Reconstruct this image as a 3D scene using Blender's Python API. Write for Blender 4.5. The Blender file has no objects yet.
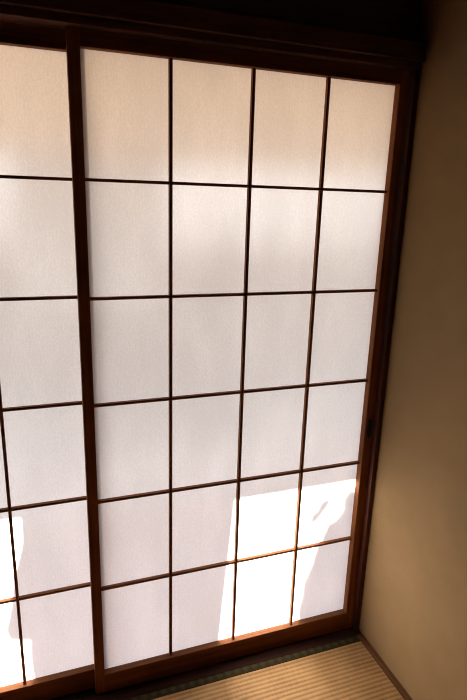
import bpy, bmesh, math, random
from mathutils import Vector
random.seed(7)
S = bpy.context.scene
COL = S.collection

# ------------------------------------------------------------------ helpers
def add_box(bm, x0, x1, y0, y1, z0, z1, bev=0.0, seg=2):
    vs = [bm.verts.new((x, y, z)) for x in (x0, x1) for y in (y0, y1) for z in (z0, z1)]
    q = [(0, 1, 3, 2), (4, 6, 7, 5), (0, 4, 5, 1), (2, 3, 7, 6), (0, 2, 6, 4), (1, 5, 7, 3)]
    fs = [bm.faces.new([vs[i] for i in f]) for f in q]
    if bev > 0:
        es = list({e for f in fs for e in f.edges})
        bmesh.ops.bevel(bm, geom=es, offset=bev, segments=seg, profile=0.6, affect='EDGES')

def obj(name, bm, mat, parent=None):
    bmesh.ops.recalc_face_normals(bm, faces=bm.faces[:])
    me = bpy.data.meshes.new(name)
    bm.to_mesh(me); bm.free()
    if mat: me.materials.append(mat)
    o = bpy.data.objects.new(name, me)
    COL.objects.link(o)
    if parent:
        o.parent = parent
    return o

def box(name, dims, mat, parent=None, bev=0.0):
    bm = bmesh.new()
    if parent:
        p = parent.location
        dims = (dims[0]-p.x, dims[1]-p.x, dims[2]-p.y, dims[3]-p.y, dims[4]-p.z, dims[5]-p.z)
    add_box(bm, *dims, bev=bev)
    return obj(name, bm, mat, parent)

def structure(o):
    o['kind'] = 'structure'
    return o

def thing(name, label, cat, loc, group=None):
    o = bpy.data.objects.new(name, None)
    COL.objects.link(o)
    o.location = loc
    o.empty_display_size = 0.1
    o['label'] = label; o['category'] = cat
    if group: o['group'] = group
    return o

# ------------------------------------------------------------------ materials
def new_mat(name):
    m = bpy.data.materials.new(name)
    m.use_nodes = True
    nt = m.node_tree
    for n in list(nt.nodes): nt.nodes.remove(n)
    out = nt.nodes.new('ShaderNodeOutputMaterial')
    return m, nt, out

def N(nt, t, **kw):
    n = nt.nodes.new(t)
    for k, v in kw.items():
        if hasattr(n, k): setattr(n, k, v)
        else: n.inputs[k].default_value = v
    return n

def ramp(nt, fac, stops):
    r = nt.nodes.new('ShaderNodeValToRGB')
    el = r.color_ramp.elements
    while len(el) < len(stops): el.new(0.5)
    for e, (p, c) in zip(el, stops):
        e.position = p; e.color = (*c, 1)
    nt.links.new(fac, r.inputs[0])
    return r.outputs[0]

def wood(name, dark, light, axis='Z', rough=0.45, grain=1.0, spec=0.5):
    """brown timber with grain running along the given axis"""
    m, nt, out = new_mat(name)
    L = nt.links.new
    tc = N(nt, 'ShaderNodeTexCoord')
    mp = N(nt, 'ShaderNodeMapping')
    sc = {'X': (1.2, 55, 55), 'Y': (55, 1.2, 55), 'Z': (55, 55, 1.2)}[axis]
    mp.inputs['Scale'].default_value = sc
    L(tc.outputs['Object'], mp.inputs['Vector'])
    n1 = N(nt, 'ShaderNodeTexNoise'); n1.inputs['Scale'].default_value = 1.0
    n1.inputs['Detail'].default_value = 6; n1.inputs['Roughness'].default_value = 0.65
    L(mp.outputs[0], n1.inputs['Vector'])
    n2 = N(nt, 'ShaderNodeTexNoise'); n2.inputs['Scale'].default_value = 6.0
    n2.inputs['Detail'].default_value = 3
    L(tc.outputs['Object'], n2.inputs['Vector'])
    mx = N(nt, 'ShaderNodeMath', operation='MULTIPLY_ADD')
    L(n2.outputs[0], mx.inputs[0]); mx.inputs[1].default_value = 0.35; L(n1.outputs[0], mx.inputs[2])
    c = ramp(nt, mx.outputs[0], [(0.45, dark), (0.85, light)])
    b = N(nt, 'ShaderNodeBsdfPrincipled')
    L(c, b.inputs['Base Color'])
    b.inputs['Roughness'].default_value = rough
    b.inputs['Specular IOR Level'].default_value = spec
    bp = N(nt, 'ShaderNodeBump'); bp.inputs['Strength'].default_value = 0.15*grain
    bp.inputs['Distance'].default_value = 0.002
    L(n1.outputs[0], bp.inputs['Height']); L(bp.outputs[0], b.inputs['Normal'])
    L(b.outputs[0], out.inputs[0])
    return m

def plain(name, col, rough=0.7, metal=0.0):
    m, nt, out = new_mat(name)
    b = N(nt, 'ShaderNodeBsdfPrincipled')
    b.inputs['Base Color'].default_value = (*col, 1)
    b.inputs['Roughness'].default_value = rough
    b.inputs['Metallic'].default_value = metal
    nt.links.new(b.outputs[0], out.inputs[0])
    return m

def washi(name, tint):
    """thin mulberry paper: diffuse both ways plus a forward scattered share"""
    m, nt, out = new_mat(name)
    L = nt.links.new
    tc = N(nt, 'ShaderNodeTexCoord')
    n1 = N(nt, 'ShaderNodeTexNoise'); n1.inputs['Scale'].default_value = 170
    n1.inputs['Detail'].default_value = 4; n1.inputs['Roughness'].default_value = 0.7
    L(tc.outputs['Object'], n1.inputs['Vector'])
    n2 = N(nt, 'ShaderNodeTexNoise'); n2.inputs['Scale'].default_value = 9
    n2.inputs['Detail'].default_value = 4
    mp = N(nt, 'ShaderNodeMapping'); mp.inputs['Scale'].default_value = (1, 1, 0.35)
    L(tc.outputs['Object'], mp.inputs['Vector']); L(mp.outputs[0], n2.inputs['Vector'])
    n3 = N(nt, 'ShaderNodeTexWave'); n3.inputs['Scale'].default_value = 40
    n3.inputs['Distortion'].default_value = 9; n3.inputs['Detail'].default_value = 3
    n3.inputs['Detail Scale'].default_value = 2.5
    n3.bands_direction = 'X'
    L(tc.outputs['Object'], n3.inputs['Vector'])
    a = N(nt, 'ShaderNodeMath', operation='ADD'); L(n1.outputs[0], a.inputs[0]); L(n2.outputs[0], a.inputs[1])
    b = N(nt, 'ShaderNodeMath', operation='MULTIPLY_ADD')
    L(n3.outputs['Fac'], b.inputs[0]); b.inputs[1].default_value = 0.16; L(a.outputs[0], b.inputs[2])
    lo = tuple(v*0.86 for v in tint); hi = tint
    c = ramp(nt, b.outputs[0], [(0.72, lo), (1.0, hi)])
    # wide ramp input: scale the sum to 0..1
    sc = N(nt, 'ShaderNodeMath', operation='MULTIPLY'); sc.inputs[1].default_value = 0.78
    L(b.outputs[0], sc.inputs[0])
    rn = [n for n in nt.nodes if n.type == 'VALTORGB'][0]
    L(sc.outputs[0], rn.inputs[0])
    tr = N(nt, 'ShaderNodeBsdfTranslucent'); L(c, tr.inputs['Color'])
    df = N(nt, 'ShaderNodeBsdfDiffuse'); df.inputs['Color'].default_value = (0.75, 0.73, 0.70, 1)
    rf = N(nt, 'ShaderNodeBsdfRefraction'); L(c, rf.inputs['Color'])
    rf.inputs['Roughness'].default_value = 0.80; rf.inputs['IOR'].default_value = 1.12
    m1 = N(nt, 'ShaderNodeMixShader'); m1.inputs[0].default_value = FWD
    L(tr.outputs[0], m1.inputs[1]); L(rf.outputs[0], m1.inputs[2])
    m2 = N(nt, 'ShaderNodeMixShader'); m2.inputs[0].default_value = 0.3
    L(m1.outputs[0], m2.inputs[1]); L(df.outputs[0], m2.inputs[2])
    L(m2.outputs[0], out.inputs[0])
    return m

def sheet(name, col, back):
    m, nt, out = new_mat(name)
    tr = N(nt, 'ShaderNodeBsdfTranslucent'); tr.inputs['Color'].default_value = (*col, 1)
    df = N(nt, 'ShaderNodeBsdfDiffuse'); df.inputs['Color'].default_value = (*col, 1)
    mx = N(nt, 'ShaderNodeMixShader'); mx.inputs[0].default_value = back
    nt.links.new(tr.outputs[0], mx.inputs[1]); nt.links.new(df.outputs[0], mx.inputs[2])
    nt.links.new(mx.outputs[0], out.inputs[0])
    return m

def plaster(name, c0, c1):
    m, nt, out = new_mat(name)
    L = nt.links.new
    tc = N(nt, 'ShaderNodeTexCoord')
    n1 = N(nt, 'ShaderNodeTexNoise'); n1.inputs['Scale'].default_value = 300
    n1.inputs['Detail'].default_value = 3; n1.inputs['Roughness'].default_value = 0.8
    n2 = N(nt, 'ShaderNodeTexNoise'); n2.inputs['Scale'].default_value = 14
    n2.inputs['Detail'].default_value = 5
    L(tc.outputs['Object'], n1.inputs['Vector']); L(tc.outputs['Object'], n2.inputs['Vector'])
    a = N(nt, 'ShaderNodeMath', operation='MULTIPLY_ADD')
    L(n2.outputs[0], a.inputs[0]); a.inputs[1].default_value = 0.25; L(n1.outputs[0], a.inputs[2])
    c = ramp(nt, a.outputs[0], [(0.42, c0), (0.82, c1)])
    b = N(nt, 'ShaderNodeBsdfPrincipled'); L(c, b.inputs['Base Color'])
    b.inputs['Roughness'].default_value = 0.95
    b.inputs['Specular IOR Level'].default_value = 0.1
    bp = N(nt, 'ShaderNodeBump'); bp.inputs['Strength'].default_value = 0.35
    bp.inputs['Distance'].default_value = 0.0015
    L(n1.outputs[0], bp.inputs['Height']); L(bp.outputs[0], b.inputs['Normal'])
    L(b.outputs[0], out.inputs[0])
    return m

def rush(name):
    m, nt, out = new_mat(name)
    L = nt.links.new
    tc = N(nt, 'ShaderNodeTexCoord')
    mp = N(nt, 'ShaderNodeMapping'); mp.inputs['Scale'].default_value = (160, 30, 1)
    L(tc.outputs['Object'], mp.inputs['Vector'])
    n1 = N(nt, 'ShaderNodeTexNoise'); n1.inputs['Scale'].default_value = 1
    n1.inputs['Detail'].default_value = 4
    L(mp.outputs[0], n1.inputs['Vector'])
    n2 = N(nt, 'ShaderNodeTexNoise'); n2.inputs['Scale'].default_value = 12
    L(tc.outputs['Object'], n2.inputs['Vector'])
    # darker tone in each trough between two ridges
    sp = N(nt, 'ShaderNodeSeparateXYZ'); L(tc.outputs['Object'], sp.inputs[0])
    w = N(nt, 'ShaderNodeMath', operation='MULTIPLY'); w.inputs[1].default_value = 2*math.pi/RIB
    L(sp.outputs['Y'], w.inputs[0])
    cs = N(nt, 'ShaderNodeMath', operation='COSINE'); L(w.outputs[0], cs.inputs[0])
    a = N(nt, 'ShaderNodeMath', operation='MULTIPLY_ADD')
    L(n2.outputs[0], a.inputs[0]); a.inputs[1].default_value = 0.4
    hh = N(nt, 'ShaderNodeMath', operation='MULTIPLY_ADD'); L(n1.outputs[0], hh.inputs[0]); hh.inputs[1].default_value = 0.35; hh.inputs[2].default_value = 0.35
    L(hh.outputs[0], a.inputs[2])
    a2 = N(nt, 'ShaderNodeMath', operation='MULTIPLY_ADD')
    L(cs.outputs[0], a2.inputs[0]); a2.inputs[1].default_value = -0.16; L(a.outputs[0], a2.inputs[2])
    c = ramp(nt, a2.outputs[0], [(0.45, (0.24, 0.128, 0.046)), (0.95, (0.47, 0.270, 0.108))])
    b = N(nt, 'ShaderNodeBsdfPrincipled'); L(c, b.inputs['Base Color'])
    b.inputs['Roughness'].default_value = 0.7
    b.inputs['Specular IOR Level'].default_value = 0.2
    bp = N(nt, 'ShaderNodeBump'); bp.inputs['Strength'].default_value = 0.3
    bp.inputs['Distance'].default_value = 0.001
    L(n1.outputs[0], bp.inputs['Height']); L(bp.outputs[0], b.inputs['Normal'])
    L(b.outputs[0], out.inputs[0])
    return m

def brocade(name):
    """dark green border cloth with a small pale repeating motif"""
    m, nt, out = new_mat(name)
    L = nt.links.new
    tc = N(nt, 'ShaderNodeTexCoord')
    sp = N(nt, 'ShaderNodeSeparateXYZ'); L(tc.outputs['Object'], sp.inputs[0])
    def wave(axis, per, ph):
        w = N(nt, 'ShaderNodeMath', operation='MULTIPLY_ADD')
        w.inputs[1].default_value = 2*math.pi/per; w.inputs[2].default_value = ph
        L(sp.outputs[axis], w.inputs[0])
        s = N(nt, 'ShaderNodeMath', operation='COSINE'); L(w.outputs[0], s.inputs[0])
        return s.outputs[0]
    p = N(nt, 'ShaderNodeMath', operation='ADD'); L(wave('X', 0.030, 0), p.inputs[0]); L(wave('Y', 0.030, 0.4), p.inputs[1])
    n1 = N(nt, 'ShaderNodeTexNoise'); n1.inputs['Scale'].default_value = 300
    L(tc.outputs['Object'], n1.inputs['Vector'])
    q = N(nt, 'ShaderNodeMath', operation='MULTIPLY_ADD'); L(p.outputs[0], q.inputs[0]); q.inputs[1].default_value = 0.35
    L(n1.outputs[0], q.inputs[2])
    c = ramp(nt, q.outputs[0], [(0.35, (0.040, 0.030, 0.013)), (1.0, (0.062, 0.052, 0.030))])
    b = N(nt, 'ShaderNodeBsdfPrincipled'); L(c, b.inputs['Base Color'])
    b.inputs['Roughness'].default_value = 0.95
    b.inputs['Specular IOR Level'].default_value = 0.03
    L(b.outputs[0], out.inputs[0])
    return m

FWD = 0.19
RIB = 0.0150
M_STILE = wood('stile_timber', (0.14, 0.042, 0.013), (0.36, 0.132, 0.040), 'Z', rough=0.65, spec=0.12)
M_RAIL = wood('rail_timber', (0.11, 0.033, 0.010), (0.27, 0.098, 0.031), 'X', rough=0.65, spec=0.12)
M_BARZ = wood('lattice_timber_upright', (0.14, 0.042, 0.013), (0.36, 0.132, 0.040), 'Z', rough=0.65, spec=0.12)
M_BARX = wood('lattice_timber_cross', (0.14, 0.042, 0.013), (0.36, 0.132, 0.040), 'X', rough=0.65, spec=0.12)
M_FRAMEX = wood('lintel_timber', (0.06, 0.018, 0.010), (0.16, 0.048, 0.024), 'X', grain=2.0)
M_FRAMEZ = wood('post_timber', (0.055, 0.014, 0.007), (0.13, 0.036, 0.016), 'Z', rough=0.5, spec=0.3)
M_SILL = wood('shaded_sill_timber', (0.020, 0.008, 0.005), (0.045, 0.016, 0.009), 'X', rough=0.8, spec=0.1)  # dark timber, taken darker still to hold the shade before the rail
M_BASE = wood('base_strip_timber', (0.09, 0.034, 0.014), (0.19, 0.075, 0.030), 'Y', rough=0.6, spec=0.2)
M_PAPER = washi('washi_paper', (0.90, 0.88, 0.87))
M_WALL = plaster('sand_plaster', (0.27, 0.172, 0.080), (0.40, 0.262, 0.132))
M_DARKWALL = wood('shade_dark_board', (0.03, 0.012, 0.007), (0.07, 0.026, 0.014), 'X')  # dark tone stands in for shade above the lintel, cuts bounce off unseen walls
M_CEIL = wood('ceiling_board', (0.05, 0.025, 0.014), (0.1, 0.05, 0.028), 'X')
M_RUSH = rush('woven_rush')
M_HERI = brocade('border_cloth')
M_BLACK = plain('pull_lacquer', (0.012, 0.010, 0.010), 0.35)
M_DECK = wood('veranda_board', (0.036, 0.014, 0.010), (0.060, 0.025, 0.019), 'X', rough=0.95, spec=0.05)
M_SUN_CUT = sheet('added_amber_sheet', (0.104, 0.073, 0.046), 0.35)
M_SHADOW_CLOTH = sheet('shadow_cloth_fabric', (0.105, 0.112, 0.122), 0.30)
M_GROUND = plain('grey_gravel', (0.045, 0.034, 0.032), 0.95)
M_SKYBLOCK = plain('sky_block_plaster', (0.12, 0.118, 0.12), 0.95)
M_LEAF = plain('leaf_green', (0.06, 0.12, 0.035), 0.6)
M_BARK = plain('bark_brown', (0.10, 0.065, 0.04), 0.9)
M_REED = plain('reed_straw', (0.50, 0.40, 0.30), 0.8)

# ------------------------------------------------------------------ layout (metres; tatami surface is z = 0)
A, B = 0.210, 0.2836           # lattice spacing
ZT = 1.780                     # top edge of the papered opening
ZB = ZT - 6*B - 0.0105         # lower edge (top of bottom rail)
WALL = 0.8865
XL, YB, ZC = -1.84, -2.75, 2.32

# ---- setting
structure(box('wall_right', (WALL, WALL+0.10, YB, 0.07, 0.0, ZC), M_WALL))
structure(box('wall_left', (XL-0.10, XL, YB, 0.07, -0.06, ZC), M_DARKWALL))
structure(box('wall_back', (XL-0.1, WALL+0.1, YB-0.1, YB, -0.06, ZC), M_DARKWALL))
structure(box('ceiling', (XL-0.1, WALL+0.1, YB-0.1, 0.07, ZC, ZC+0.04), M_CEIL))
structure(box('wall_front', (XL, -0.985, -0.005, 0.07, -0.06, ZC), M_WALL))
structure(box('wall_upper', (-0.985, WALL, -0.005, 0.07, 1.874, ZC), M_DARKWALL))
bm = bmesh.new()
add_box(bm, XL, WALL, YB, 0.07, -0.12, -0.058)
add_box(bm, XL, WALL, YB, -0.964, -0.058, -0.001)
add_box(bm, XL, -0.945, -0.964, -0.05, -0.058, -0.001)
structure(obj('floor', bm, M_RUSH))

# lintel with the track lip and the head rail over it
bm = bmesh.new()
add_box(bm, -0.90, WALL, -0.032, 0.062, 1.8125, 1.8245, 0.0012)
add_box(bm, -0.90, WALL, -0.0300, 0.062, 1.8245, 1.8300)
structure(obj('trim_1', bm, M_FRAMEX))
bm = bmesh.new()
add_box(bm, -0.985, WALL, -0.046, 0.068, 1.830, 1.8425, 0.0015)
add_box(bm, -0.985, WALL, -0.043, 0.068, 1.8425, 1.874, 0.002)
structure(obj('trim_2', bm, M_FRAMEX))
# sill: board with two grooves
bm = bmesh.new()
add_box(bm, -0.985, WALL, -0.050, 0.068, -0.058, -0.006)
add_box(bm, -0.985, WALL, -0.050, -0.0085, -0.006, 0.0005, 0.0006)
add_box(bm, -0.985, WALL, 0.0155, 0.0210, -0.006, 0.0)
add_box(bm, -0.985, WALL, 0.0460, 0.068, -0.006, 0.0)
structure(obj('trim_3', bm, M_SILL))
# right jamb with a rebate, left post
bm = bmesh.new()
add_box(bm, 0.8705, WALL, -0.030, -0.0115, 0.0, 1.8125, 0.0010)
add_box(bm, 0.8740, WALL, -0.0115, 0.062, 0.0, 1.8125)
structure(obj('trim_4', bm, M_FRAMEZ))
structure(box('trim_5', (-0.985, -0.884, -0.045, 0.068, 0.0, 1.830), M_FRAMEZ, bev=0.002))
# timber edging where the mat meets the right wall
bm = bmesh.new()
add_box(bm, 0.8660, 0.8750, YB, -0.050, -0.058, 0.0022, 0.0008)
add_box(bm, 0.8750, WALL, YB, -0.050, -0.058, 0.0046, 0.0008)
structure(obj('baseboard_right', bm, M_BASE))

# ---- tatami mat
mat_ = thing('tatami_mat', 'woven straw tatami mat with dark green patterned cloth border beside the sill', 'floor mat', (-0.0375, -0.507, -0.055))
px, py, pz = mat_.location
x0, x1 = -0.943, 0.8650
box('mat_core', (x0, x1, -0.962, -0.051, -0.055, -0.0022), plain('straw_core', (0.4, 0.3, 0.16), 0.9), mat_)
bm = bmesh.new()
ya, yb = -0.0750, -0.9330
n = int((ya-yb)/RIB*8)
prof = []
for i in range(n+1):
    y = ya + (yb-ya)*i/n
    u = (y-py)/RIB
    prof.append((y, -0.0002 - 0.0010*(1-abs(math.sin(math.pi*(u-0.5+0.5))))**1.0*1.0))
for (xa, xb) in ((x0, x1),):
    va = [bm.verts.new((xa-px, y-py, z-pz)) for y, z in prof]
    vb = [bm.verts.new((xb-px, y-py, z-pz)) for y, z in prof]
    da = bm.verts.new((xa-px, ya-py, -0.0022-pz)); db = bm.verts.new((xb-px, ya-py, -0.0022-pz))
    ea = bm.verts.new((xa-px, yb-py, -0.0022-pz)); eb = bm.verts.new((xb-px, yb-py, -0.0022-pz))
    for i in range(n):
        bm.faces.new((va[i], va[i+1], vb[i+1], vb[i]))
    bm.faces.new((va[0], vb[0], db, da)); bm.faces.new((va[-1], ea, eb, vb[-1]))
    bm.faces.new((da, db, eb, ea))
    bm.faces.new(va + [ea, da]); bm.faces.new(vb + [eb, db])
obj('rush_surface', bm, M_RUSH, mat_)
for (a, b) in ((-0.0752, -0.0512), (-0.9618, -0.9328)):
    o = box('cloth_border', (x0, x1, a, b, -0.0022, 0.0012), M_HERI, mat_, bev=0.0006)
    o['label'] = 'dark green patterned cloth edging'

# ---- shoji screens
def shoji(label, xo0, xo1, sl, sr, yf, bars_x, zo, pull=None):
    """xo0..xo1: papered opening; sl, sr: stile widths; yf: y of the lattice front"""
    yfront, yback = yf-0.010, yf+0.0155
    ypap = yf+0.0125
    t = thing('shoji_screen', label, 'sliding screen', ((xo0-sl+xo1+sr)/2, yf, -0.004))
    lx = xo0-sl; rx = xo1+sr
    ztop = 1.8115
    def pbox(name, d, m, bev=0.0): return box(name, d, m, t, bev)
    pbox('stile', (lx, xo0, yfront, yback, -0.004, ztop), M_STILE, 0.0012)
    rst = pbox('stile', (xo1, rx, yfront, yback, -0.004, ztop), M_STILE, 0.0012)
    pbox('top_rail', (xo0, xo1, yfront+0.0008, yback, zo, ztop), M_RAIL, 0.0010)
    pbox('bottom_rail', (xo0, xo1, yfront+0.0008, yback, -0.004, ZB), M_RAIL, 0.0014)
    for x in bars_x:
        pbox('lattice_bar', (x-0.0040, x+0.0040, yf, ypap-0.0004, ZB, zo), M_BARZ, 0.0006)
    for j in range(1, 6):
        z = ZT - j*B
        pbox('lattice_bar', (xo0, xo1, yf+0.0006, ypap-0.0006, z-0.0037, z+0.0037), M_BARX, 0.0006)
    bm = bmesh.new()
    p = t.location
    nx, nz = 8, 12
    g = [[bm.verts.new((xo0+(xo1-xo0)*i/nx-p.x, ypap-p.y, ZB+(zo-ZB)*j/nz-p.z)) for j in range(nz+1)] for i in range(nx+1)]
    for i in range(nx):
        for j in range(nz):
            bm.faces.new((g[i][j], g[i+1][j], g[i+1][j+1], g[i][j+1]))
    o = obj('paper_sheet', bm, M_PAPER, t)
    o['label'] = 'white translucent paper'
    if pull:
        bm = bmesh.new()
        cx, cz = pull
        ring = []
        for k in range(28):
            a = 2*math.pi*k/28
            sx = 0.0082*math.copysign(abs(math.cos(a))**0.7, math.cos(a))
            sz = 0.033*math.copysign(abs(math.sin(a))**0.8, math.sin(a))
            ring.append((sx, sz))
        def loop(s, y): return [bm.verts.new((cx+sx*s-p.x, y-p.y, cz+sz*(1-(1-s)*0.35)-p.z)) for sx, sz in ring]
        yA = yfront
        ls = [loop(1.0, yA+0.0005), loop(1.0, yA-0.0012), loop(0.82, yA-0.0014), loop(0.74, yA-0.0002), loop(0.70, yA-0.0001)]
        for a, b in zip(ls, ls[1:]):
            for k in range(28):
                bm.faces.new((a[k], a[(k+1) % 28], b[(k+1) % 28], b[k]))
        bm.faces.new(ls[-1])
        o = obj('finger_pull', bm, M_BLACK, t)
        o['label'] = 'small black oval finger pull'
    return t

shoji('brown lattice paper screen on the right with sunlit lower corner and black finger pull',
      0.0035, 0.8400, 0.0275, 0.0300, 0.0, [A, 2*A, 3*A], ZT-0.0045, (0.8555, 0.771))
shoji('brown lattice paper screen at left edge, overlapped behind the dark upright of its neighbour',
      -0.8520, -0.0120, 0.0300, 0.0280, 0.0305, [-0.222-2*A, -0.222-A, -0.222], ZT-0.0085)

# ------------------------------------------------------------------ outside: veranda and garden behind the paper; roof, cloth, wall added to shape light
structure(box('floor_veranda', (-3.0, 3.0, 0.10, 0.95, -0.06, -0.02), M_DECK))
ROOF_Y = 0.95  # unseen sloping sheet, added to cut the sun and warm the upper paper
bm = bmesh.new()
zr = 0.575 + 1.10*(ROOF_Y-0.013)
nseg = 60
ra = [bm.verts.new((-3.2+6.4*i/nseg, 0.075, 1.97)) for i in range(nseg+1)]
rb = [bm.verts.new((-3.2+6.4*i/nseg, ROOF_Y, zr)) for i in range(nseg+1)]
for i in range(nseg): bm.faces.new((ra[i], ra[i+1], rb[i+1], rb[i]))
structure(obj('sun_cut_roof', bm, M_SUN_CUT))
structure(box('ground', (-9, 9, 0.95, 14, -0.50, -0.45), M_GROUND))
structure(box('sky_block_wall', (-9, 9, 3.6, 3.7, -0.45, 1.05), M_SKYBLOCK))  # unseen wall, added to keep low sky light off the lower paper

K = 1.10        # descent of the sun per metre towards the house
SX = 0.03       # sideways drift
def shadow_pt(x, z, y):
    """point at depth y whose shadow falls on (x, z) of the paper"""
    d = y - 0.013
    return (x + SX*d, y, z + K*d)

# unseen cloth, added and cut to shade the paper beside the sun patch
yb_ = ROOF_Y - 0.02
bm = bmesh.new()
pts = [shadow_pt(x, z, yb_) for x, z in ((0.368, -0.02), (0.415, 0.60), (-0.198, 0.60), (-0.200, 0.50), (-0.232, 0.38),
                                         (-0.243, 0.30), (-0.262, 0.225), (-0.252, 0.188), (-0.20, 0.172), (-0.203, 0.10), (-0.195, -0.02))]
bm.faces.new([bm.verts.new(p) for p in pts])
structure(obj('shadow_cloth', bm, M_SHADOW_CLOTH))

# leafy branch whose shade falls on the lower right of the papered screen
bm = bmesh.new()
def leaf(c, s):
    d = Vector((random.uniform(-1, 1), random.uniform(-1, 1), random.uniform(-1, 1))).normalized()
    u = d.orthogonal().normalized(); v = d.cross(u)
    P = [c + u*s, c + v*s*0.45 + d*s*0.05, c - u*s, c - v*s*0.45 + d*s*0.05]
    bm.faces.new([bm.verts.new(p) for p in P])
def shade_edge(z):
    """left limit of the shade on the paper, by height"""
    tab = [(-0.1, 0.63), (0.07, 0.645), (0.15, 0.652), (0.24, 0.668), (0.30, 0.69), (0.375, 0.712), (0.43, 0.74), (0.445, 0.778), (0.53, 0.79), (0.545, 0.84), (0.56, 0.9)]
    for (a, xa), (b, xb) in zip(tab, tab[1:]):
        if a <= z <= b: return xa + (xb-xa)*(z-a)/(b-a)
    return 0.9
for i in range(9000):
    z = random.uniform(-0.1, 0.54)
    y = random.uniform(2.20, 2.25)
    x = random.uniform(shade_edge(z)+0.012, 1.25)
    leaf(Vector(shadow_pt(x, z, y)), random.uniform(0.012, 0.026))
for i in range(430):
    t_ = random.random()
    x = 0.688+0.058*t_+random.gauss(0, 0.009); z = 0.455+0.070*t_+random.gauss(0, 0.010)
    leaf(Vector(shadow_pt(x, z, 2.25)), random.uniform(0.008, 0.013))
for i in range(260):
    z = random.uniform(-0.1, 0.48); x = random.uniform(max(shade_edge(z)+0.06, 0.84 if z > 0.38 else 0), 1.25)
    leaf(Vector(shadow_pt(x, z, 2.28)), random.uniform(0.04, 0.06))
bush = obj('garden_tree', bm, M_LEAF)
bush['label'] = 'leafy garden tree beyond the veranda behind the right paper screen'
bush['category'] = 'tree'
bm = bmesh.new()
add_box(bm, 1.05, 1.11, 2.25, 2.31, -0.45, 2.9, 0.01)
obj('stem', bm, M_BARK, bush)

# ------------------------------------------------------------------ light
w = bpy.data.worlds.new('sky'); S.world = w; w.use_nodes = True
nt = w.node_tree
for n_ in list(nt.nodes): nt.nodes.remove(n_)
wo = nt.nodes.new('ShaderNodeOutputWorld'); bg = nt.nodes.new('ShaderNodeBackground')
tc = nt.nodes.new('ShaderNodeTexCoord'); sp = nt.nodes.new('ShaderNodeSeparateXYZ')
nt.links.new(tc.outputs['Generated'], sp.inputs[0])
c = ramp(nt, sp.outputs['Z'], [(0.0, (0.93, 0.95, 0.97)), (0.5, (0.80, 0.90, 0.97)), (1.0, (0.55, 0.72, 1.0))])
nt.links.new(c, bg.inputs['Color']); bg.inputs['Strength'].default_value = 4.0
nt.links.new(bg.outputs[0], wo.inputs[0])

sl = bpy.data.lights.new('sun', 'SUN'); sl.energy = 62.0; sl.angle = math.radians(0.53); sl.color = (1.0, 0.93, 0.84)
so = bpy.data.objects.new('sun', sl); COL.objects.link(so)
dirv = Vector((-SX, -1.0, -K)).normalized()
so.rotation_euler = dirv.to_track_quat('-Z', 'Y').to_euler()
so.location = (0, 4, 5)

# ------------------------------------------------------------------ camera
cd = bpy.data.cameras.new('camera'); cam = bpy.data.objects.new('camera', cd); COL.objects.link(cam)
cd.sensor_fit = 'VERTICAL'; cd.sensor_height = 24.0; cd.lens = 547.2/700*24.0
cam.location = (-0.1238, -1.3787, 1.780-0.3178)
cam.rotation_mode = 'XYZ'
cam.rotation_euler = (1.3023, -0.0306, -0.3470)
S.camera = cam
cd.clip_start = 0.02

S.view_settings.view_transform = 'Standard'
S.view_settings.look = 'None'
S.view_settings.exposure = 0.0
S.view_settings.gamma = 1.0
S.view_settings.use_curve_mapping = False
S.cycles.use_denoising = True
S.cycles.filter_width = 1.0
S.cycles.max_bounces = 10
S.cycles.diffuse_bounces = 6
S.cycles.transmission_bounces = 6
S.cycles.sample_clamp_indirect = 10.0
